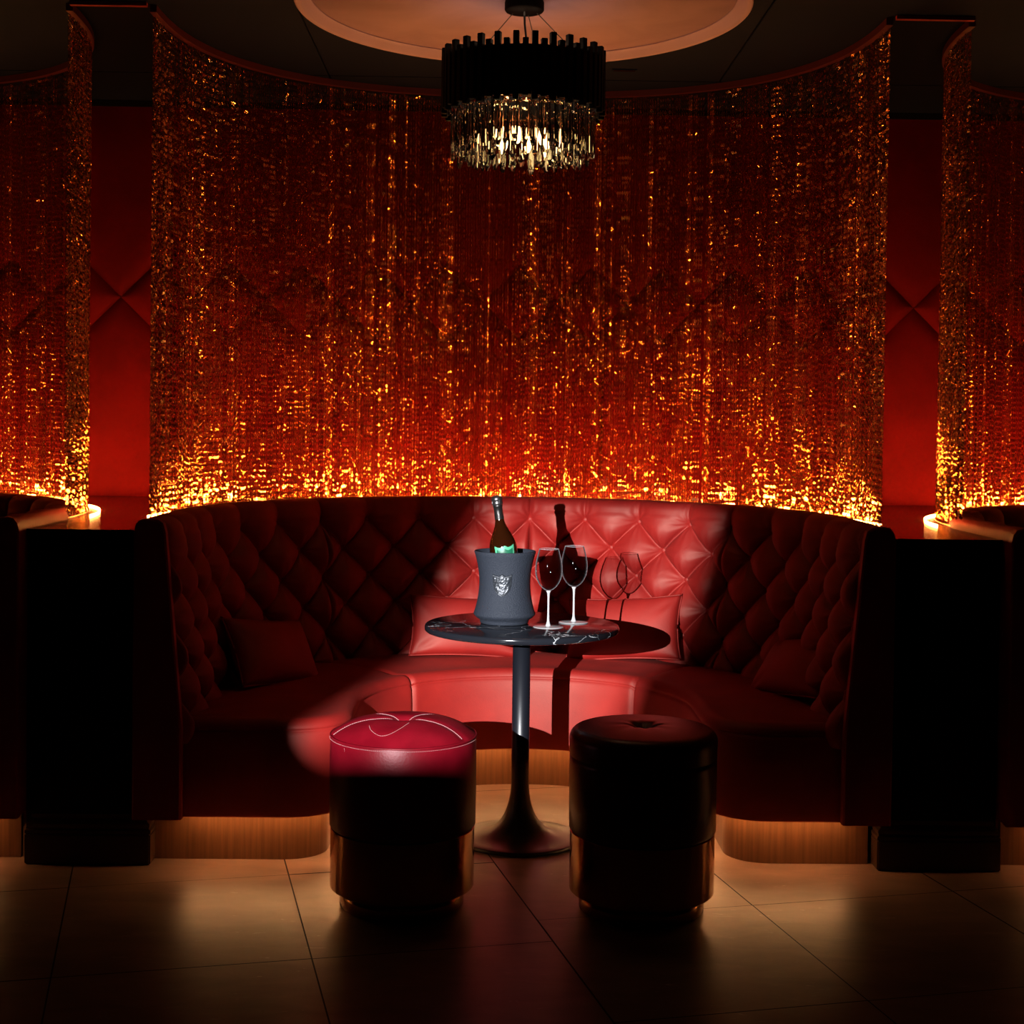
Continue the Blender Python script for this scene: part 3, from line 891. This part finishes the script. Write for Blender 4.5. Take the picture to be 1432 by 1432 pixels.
# ------------------------------------------------------------------ leather stools
def smooth_path(pts, n_=60):
    P = np.array(pts, float)
    for _ in range(3):      # corner cutting
        Q = [P[0]]
        for a, b in zip(P, P[1:]): Q += [a * .75 + b * .25, a * .25 + b * .75]
        P = np.array(Q + [P[-1]])
    return [tuple(p) for p in P]
PETALS = [smooth_path(p) for p in (
    [(-.012, .012), (-.035, .030), (-.09, .100), (-.15, .105), (-.205, .03)], [(-.012, -.004), (-.05, -.005), (-.115, -.012), (-.205, -.045)],
    [(.012, .012), (.03, .030), (.07, .088), (.14, .090), (.203, .02)], [(.012, -.004), (.045, -.012), (.10, -.045), (.178, -.105)],
    [(-.095, -.09), (-.088, -.130), (-.06, -.168), (-.03, -.165), (0, -.130), (.022, -.075)])]
def stool(loc, label, style):
    g = thing('round_stool', loc, label, 'stool', 'round leather stools')
    R = .215
    z0, zb, zs = .055, .235, .505
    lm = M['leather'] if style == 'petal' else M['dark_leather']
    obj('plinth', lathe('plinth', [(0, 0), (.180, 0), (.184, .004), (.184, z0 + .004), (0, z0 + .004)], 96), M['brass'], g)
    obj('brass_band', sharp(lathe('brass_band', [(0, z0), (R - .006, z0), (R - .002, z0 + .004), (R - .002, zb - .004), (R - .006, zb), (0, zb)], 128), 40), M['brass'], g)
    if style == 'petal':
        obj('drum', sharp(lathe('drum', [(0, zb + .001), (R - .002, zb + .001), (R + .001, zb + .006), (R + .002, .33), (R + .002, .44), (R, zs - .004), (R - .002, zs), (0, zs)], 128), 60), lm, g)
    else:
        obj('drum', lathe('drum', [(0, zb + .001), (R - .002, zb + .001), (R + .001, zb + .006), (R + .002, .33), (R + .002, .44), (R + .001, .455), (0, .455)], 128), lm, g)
    def ztop(r, th):
        q = r / R
        if style == 'petal':
            z = zs + .047 * (1 - q ** 3.6) - .020 * math.exp(-(r / .026) ** 2)
            x_, y_ = r * math.cos(th), r * math.sin(th)
            for P_ in PETALS[:4]:       # stitched valleys under the petal seams
                d = min(math.hypot(x_ - px, y_ - py) for px, py in P_)
                z -= .0045 * math.exp(-(d / .011) ** 2)
            return z
        z = .532 + .014 * (1 - q ** 2) - .024 * math.exp(-(r / .03) ** 2)
        return z - .003 * math.exp(-(r / .075) ** 2) * (.5 + .5 * math.cos(8 * th))
    seg = 128
    rs = list(np.linspace(0, 1, 30) ** 1.0 * (R - (.002 if style == 'petal' else .03)))
    V, nr = [], 0
    for r in rs:
        for k in range(seg):
            th = 2 * PI * k / seg
            V.append((r * math.cos(th), r * math.sin(th), ztop(r, th)))
        nr += 1
    if style != 'petal':
        for a in np.linspace(0, PI / 2, 8)[1:]:
            for k in range(seg):
                th = 2 * PI * k / seg
                zt = ztop(R - .03, th)
                rr_ = R - .03 + .0335 * math.sin(a); V.append((rr_ * math.cos(th), rr_ * math.sin(th), zt - .034 * (1 - math.cos(a))))
            nr += 1
        for zz in (.47, .456):
            for k in range(seg):
                th = 2 * PI * k / seg; V.append(((R + .002) * math.cos(th), (R + .002) * math.sin(th), zz))
            nr += 1
    me = fast_mesh('seat_top', np.array(V), grid_quads(nr, seg, True))
    bm = bmesh.new(); bm.from_mesh(me); bmesh.ops.remove_doubles(bm, verts=bm.verts, dist=1e-6); bmesh.ops.recalc_face_normals(bm, faces=bm.faces); bm.to_mesh(me); bm.free()
    me.polygons.foreach_set('use_smooth', [True] * len(me.polygons))
    obj('seat_top', me, lm, g)
    obj('center_button', lathe('center_button', [(0, .004), (.006, .0035), (.010, .001), (.011, -.003), (0, -.003)], 20), lm, g).location = (0, 0, ztop(0, 0))
    if style == 'petal':
        obj('welt', tube('welt', [((R + .0005) * math.cos(a), (R + .0005) * math.sin(a), zs - .001) for a in np.linspace(0, 2 * PI, 120, endpoint=False)], .0028, 6, closed=True), lm, g)
        # stitches: short dashes of thread along the seam lines
        bm = bmesh.new()
        def dash(path, r_=.0011, step=.0062):
            P = np.array(path); d = np.concatenate([[0], np.cumsum(np.linalg.norm(np.diff(P, axis=0), axis=1))])
            for s_ in np.arange(0, d[-1] - step, step):
                a, b = [np.array([np.interp(t, d, P[:, i]) for i in range(3)]) for t in (s_, s_ + step * .68)]
                dv = Vector(b - a); L_ = dv.length
                if L_ < 1e-5: continue
                mt_ = Matrix.Translation(Vector((a + b) / 2)) @ dv.to_track_quat('Z', 'Y').to_matrix().to_4x4()
                bmesh.ops.create_cone(bm, cap_ends=True, segments=4, radius1=r_, radius2=r_, depth=L_, matrix=mt_)
        for dr, dzz in ((.0026, -.008),):
            pts = []
            for a in np.linspace(0, 2 * PI, 200):
                r = R + dr; pts.append((r * math.cos(a), r * math.sin(a), (ztop(r, a) + .0006) if dzz is None else zs + dzz))
            dash(pts, .0007)
        for i_, P_ in enumerate(PETALS):
            dash([(x_, y_, ztop(math.hypot(x_, y_), math.atan2(y_, x_)) + .0014) for x_, y_ in P_], .0010 if i_ < 4 else .0006)
        dash([(-R * .995 * math.cos(.72), -R * 1.006 * math.sin(.72), z) for z in np.linspace(.25, zs - .01, 30)], .0009)
        me = bpy.data.meshes.new('stitching'); bm.to_mesh(me); bm.free()
        o = obj('stitching', me, M['stitch'], g); o['kind'] = 'stuff'
    return g
stool((-.343, 4.300, 0), 'left round stool, red leather top caught by the spotlight, brass band below', 'petal')
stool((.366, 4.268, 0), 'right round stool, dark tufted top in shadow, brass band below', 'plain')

# ------------------------------------------------------------------ ceiling medallion and chandelier
MX, MY = -.004, 4.90
md = thing('ceiling_medallion', (MX, MY, CEIL), 'round pale plaster disc on the ceiling above the chandelier', 'ceiling medallion')
RM = .762
obj('medallion_disc', lathe('medallion_disc', [(0, -.022), (RM - .05, -.022), (RM - .05, -.001), (0, -.001)], 128), M['plaster'], md)
obj('medallion_rim', sharp(lathe('medallion_rim', [(RM - .05, -.001), (RM - .05, -.026), (RM - .034, -.034), (RM - .022, -.050), (RM - .018, -.052), (RM - .004, -.052), (RM, -.048), (RM, -.001), (RM - .05, -.001)], 128), 30), M['plaster_rim'], md)

CHX, CHY = .0, 4.90
ch = thing('chandelier', (CHX, CHY, CEIL - .022), 'round chandelier with black rod drum and hanging crystal prisms, lit warm', 'chandelier')
zc = CEIL - .022
obj('canopy', lathe('canopy', [(0, -.001), (.064, -.001), (.066, -.006), (.066, -.030), (.062, -.036), (0, -.036)], 48), M['canopy'], ch)
RB = .255
obj('drum_band', lathe('drum_band', [(RB - .006, 2.475 - zc), (RB, 2.475 - zc), (RB, 2.635 - zc), (RB - .006, 2.635 - zc), (RB - .006, 2.475 - zc)], 96, False), M['rod_black'], ch)
for k in range(3):
    a = [2.55, .35, 1.25][k]
    obj('suspension_cable', tube('suspension_cable', [(.045 * math.cos(a), .045 * math.sin(a), -.035), ((RB - .003) * math.cos(a), (RB - .003) * math.sin(a), 2.634 - zc)], .0016, 6), M['black'], ch)
obj('power_cord', tube('power_cord', [(0, 0, -.035), (.002, 0, -.08), (.008, 0, -.13), (.012, 0, -.19), (.010, 0, 2.60 - zc)], .0038, 8), M['black'], ch)
for k in range(3):
    a = k * PI / 3
    c, s_ = math.cos(a), math.sin(a)
    obj('cross_bar', tube('cross_bar', [(-RB * c, -RB * s_, 2.60 - zc), (RB * c, RB * s_, 2.60 - zc)], .004, 6), M['rod_black'], ch)
NR = 56
rod = {}
for h_ in ('tall', 'short'):
    t_ = 2.672 if h_ == 'tall' else 2.650
    b_ = 2.456 if h_ == 'tall' else 2.468
    rod[h_] = box('black_rod', -.0095, .0095, -.0095, .0095, b_ - zc, t_ - zc, .0012)
    rod[h_].materials.append(M['rod_black'])
for k in range(NR):
    a = 2 * PI * k / NR
    o = obj('black_rod', rod['tall' if k % 2 else 'short'], None, ch)
    o.location = ((RB + .0105) * math.cos(a), (RB + .0105) * math.sin(a), 0); o.rotation_euler = (0, 0, a)
def crystal_mesh(L_, w_, d_):
    """rectangular prism, chamfered edges, wedge-cut foot"""
    bm = bmesh.new()
    c = .22
    def ring(z, k=1., dy=0):
        p = [(-1, -1 + c), (-1 + c, -1), (1 - c, -1), (1, -1 + c), (1, 1 - c), (1 - c, 1), (-1 + c, 1), (-1, 1 - c)]
        return [bm.verts.new((x * w_ / 2 * k, y * d_ / 2 * k + dy, z)) for x, y in p]
    R_ = [ring(0, .55), ring(-.008, 1), ring(-L_ + .018, 1), ring(-L_, .45, -d_ * .2)]
    bm.faces.new(R_[0])
    for a, b in zip(R_, R_[1:]):
        for i in range(8): bm.faces.new((a[i], a[(i + 1) % 8], b[(i + 1) % 8], b[i]))
    bm.faces.new(R_[-1])
    bmesh.ops.recalc_face_normals(bm, faces=bm.faces)
    me = bpy.data.meshes.new('crystal'); bm.to_mesh(me); bm.free()
    me.materials.append(M['crystal'])
    return me
cr = [crystal_mesh(L_, w_, .014) for L_, w_ in ((.150, .021), (.128, .019), (.165, .018))]
cnt = 0
for R_, nn, ztop_, jit in ((.236, 52, 2.472, .010), (.205, 42, 2.462, .014), (.160, 28, 2.452, .016)):
    for k in range(nn):
        a = 2 * PI * (k + .5 * (nn % 4 == 2)) / nn
        o = obj('crystal', cr[rnd.randrange(3)], None, ch)
        o.location = (R_ * math.cos(a), R_ * math.sin(a), ztop_ + rnd.uniform(-jit, jit) - zc)
        o.rotation_euler = (rnd.uniform(-.02, .02), rnd.uniform(-.02, .02), a + PI / 2 + rnd.uniform(-.25, .25))
for R_, z_ in ((.236, 2.487), (.205, 2.482), (.160, 2.474)):
    obj('hanger_ring', tube('hanger_ring', [(R_ * math.cos(a), R_ * math.sin(a), z_ - zc) for a in np.linspace(0, 2 * PI, 60, endpoint=False)], .0035, 6, closed=True), M['brass'], ch)
bl = lathe('bulb', [(0, -.055), (.006, -.052), (.012, -.040), (.0135, -.025), (.010, -.008), (.007, 0), (0, 0)], 16)
bl.materials.append(M['bulb'])
bl2 = bl.copy(); bl2.materials.clear(); bl2.materials.append(M['bulb_low'])
for k in range(6):
    a = 2 * PI * k / 6 + .3
    p = (.085 * math.cos(a), .085 * math.sin(a))
    obj('lamp_holder', tube('lamp_holder', [(p[0], p[1], 2.60 - zc), (p[0], p[1], 2.405 - zc)], .007, 8), M['brass'], ch)
    o = obj('bulb', bl2, None, ch); o.location = (p[0], p[1], 2.405 - zc)

for k in range(6):       # unseen upper ring of bulbs, added inside the drum to brighten the medallion
    a = 2 * PI * k / 6 + .8
    p = (.14 * math.cos(a), .14 * math.sin(a))
    o = obj('bulb', bl, None, ch); o.location = (p[0], p[1], 2.592 - zc); o.rotation_euler = (PI, 0, 0)
vent = thing('ceiling_vent', (.43, 5.91, CEIL), 'small slim slot vent in the dark ceiling right of the chandelier', 'vent')
obj('vent_frame', box('vent_frame', -.05, .05, -.012, .012, -.005, -.0005, .001), M['ceiling'], vent)
obj('vent_slot', box('vent_slot', -.044, .044, -.007, .007, -.0062, -.0045), M['brass'], vent)

# ------------------------------------------------------------------ the projector itself (beside the camera, out of frame)
pj = thing('framing_projector', (LP.x, LP.y, 0), 'black framing projector on a tripod stand beside the camera', 'projector')
zl = LP.z
def q4(d, u_, v_): return (d * u_, d, zl + d * v_)
# a gobo plate at 0.30 m with the four-sided hole that shapes the beam
D = .30
gate = [(.196, -.0715), (.357, -.082), (.341, -.145), (.309, -.230), (.297, -.2655), (.164, -.2655), (.144, -.2635), (.133, -.254), (.131, -.242), (.136, -.224), (.149, -.188), (.168, -.140)]
cu = (.24, -.17)
outer = []
for u_, v_ in gate:
    a = math.atan2(v_ - cu[1], u_ - cu[0]); outer.append((cu[0] + .62 * math.cos(a), cu[1] + .62 * math.sin(a)))
ng_ = len(gate)
vs = [q4(D, *p) for p in gate] + [q4(D, *p) for p in outer]
vs += [(x, y + .0012, z) for x, y, z in vs]
fs = []
for i in range(ng_):
    j = (i + 1) % ng_
    fs += [(i, j, ng_ + j, ng_ + i), (2 * ng_ + i, 3 * ng_ + i, 3 * ng_ + j, 2 * ng_ + j), (i, 2 * ng_ + i, 2 * ng_ + j, j), (ng_ + i, ng_ + j, 3 * ng_ + j, 3 * ng_ + i)]
obj('gobo_plate', mesh('gobo_plate', vs, fs, False), M['rod_black'], pj)
# housing: a lathed barrel aimed along the beam, open at the front
axis = Vector((.262, 1, -.165)).normalized()
hm = lathe('barrel', [(0, -.10), (.10, -.10), (.115, -.085), (.120, .0), (.130, .26), (.127, .26), (.117, .0), (.11, -.08), (0, -.09)], 40)
ho = obj('barrel', hm, M['rod_black'], pj); ho.location = (0, 0, zl); ho.rotation_euler = axis.to_track_quat('Z', 'Y').to_euler()
obj('stand_pole', tube('stand_pole', [(0, 0, .25), (0, 0, zl - .115)], .014, 10), M['black'], pj)
for k in range(3):
    a = 2 * PI * k / 3 + .5
    obj('stand_leg', tube('stand_leg', [(0, 0, .45), (.35 * math.cos(a), .35 * math.sin(a), .008)], .009, 8), M['black'], pj)
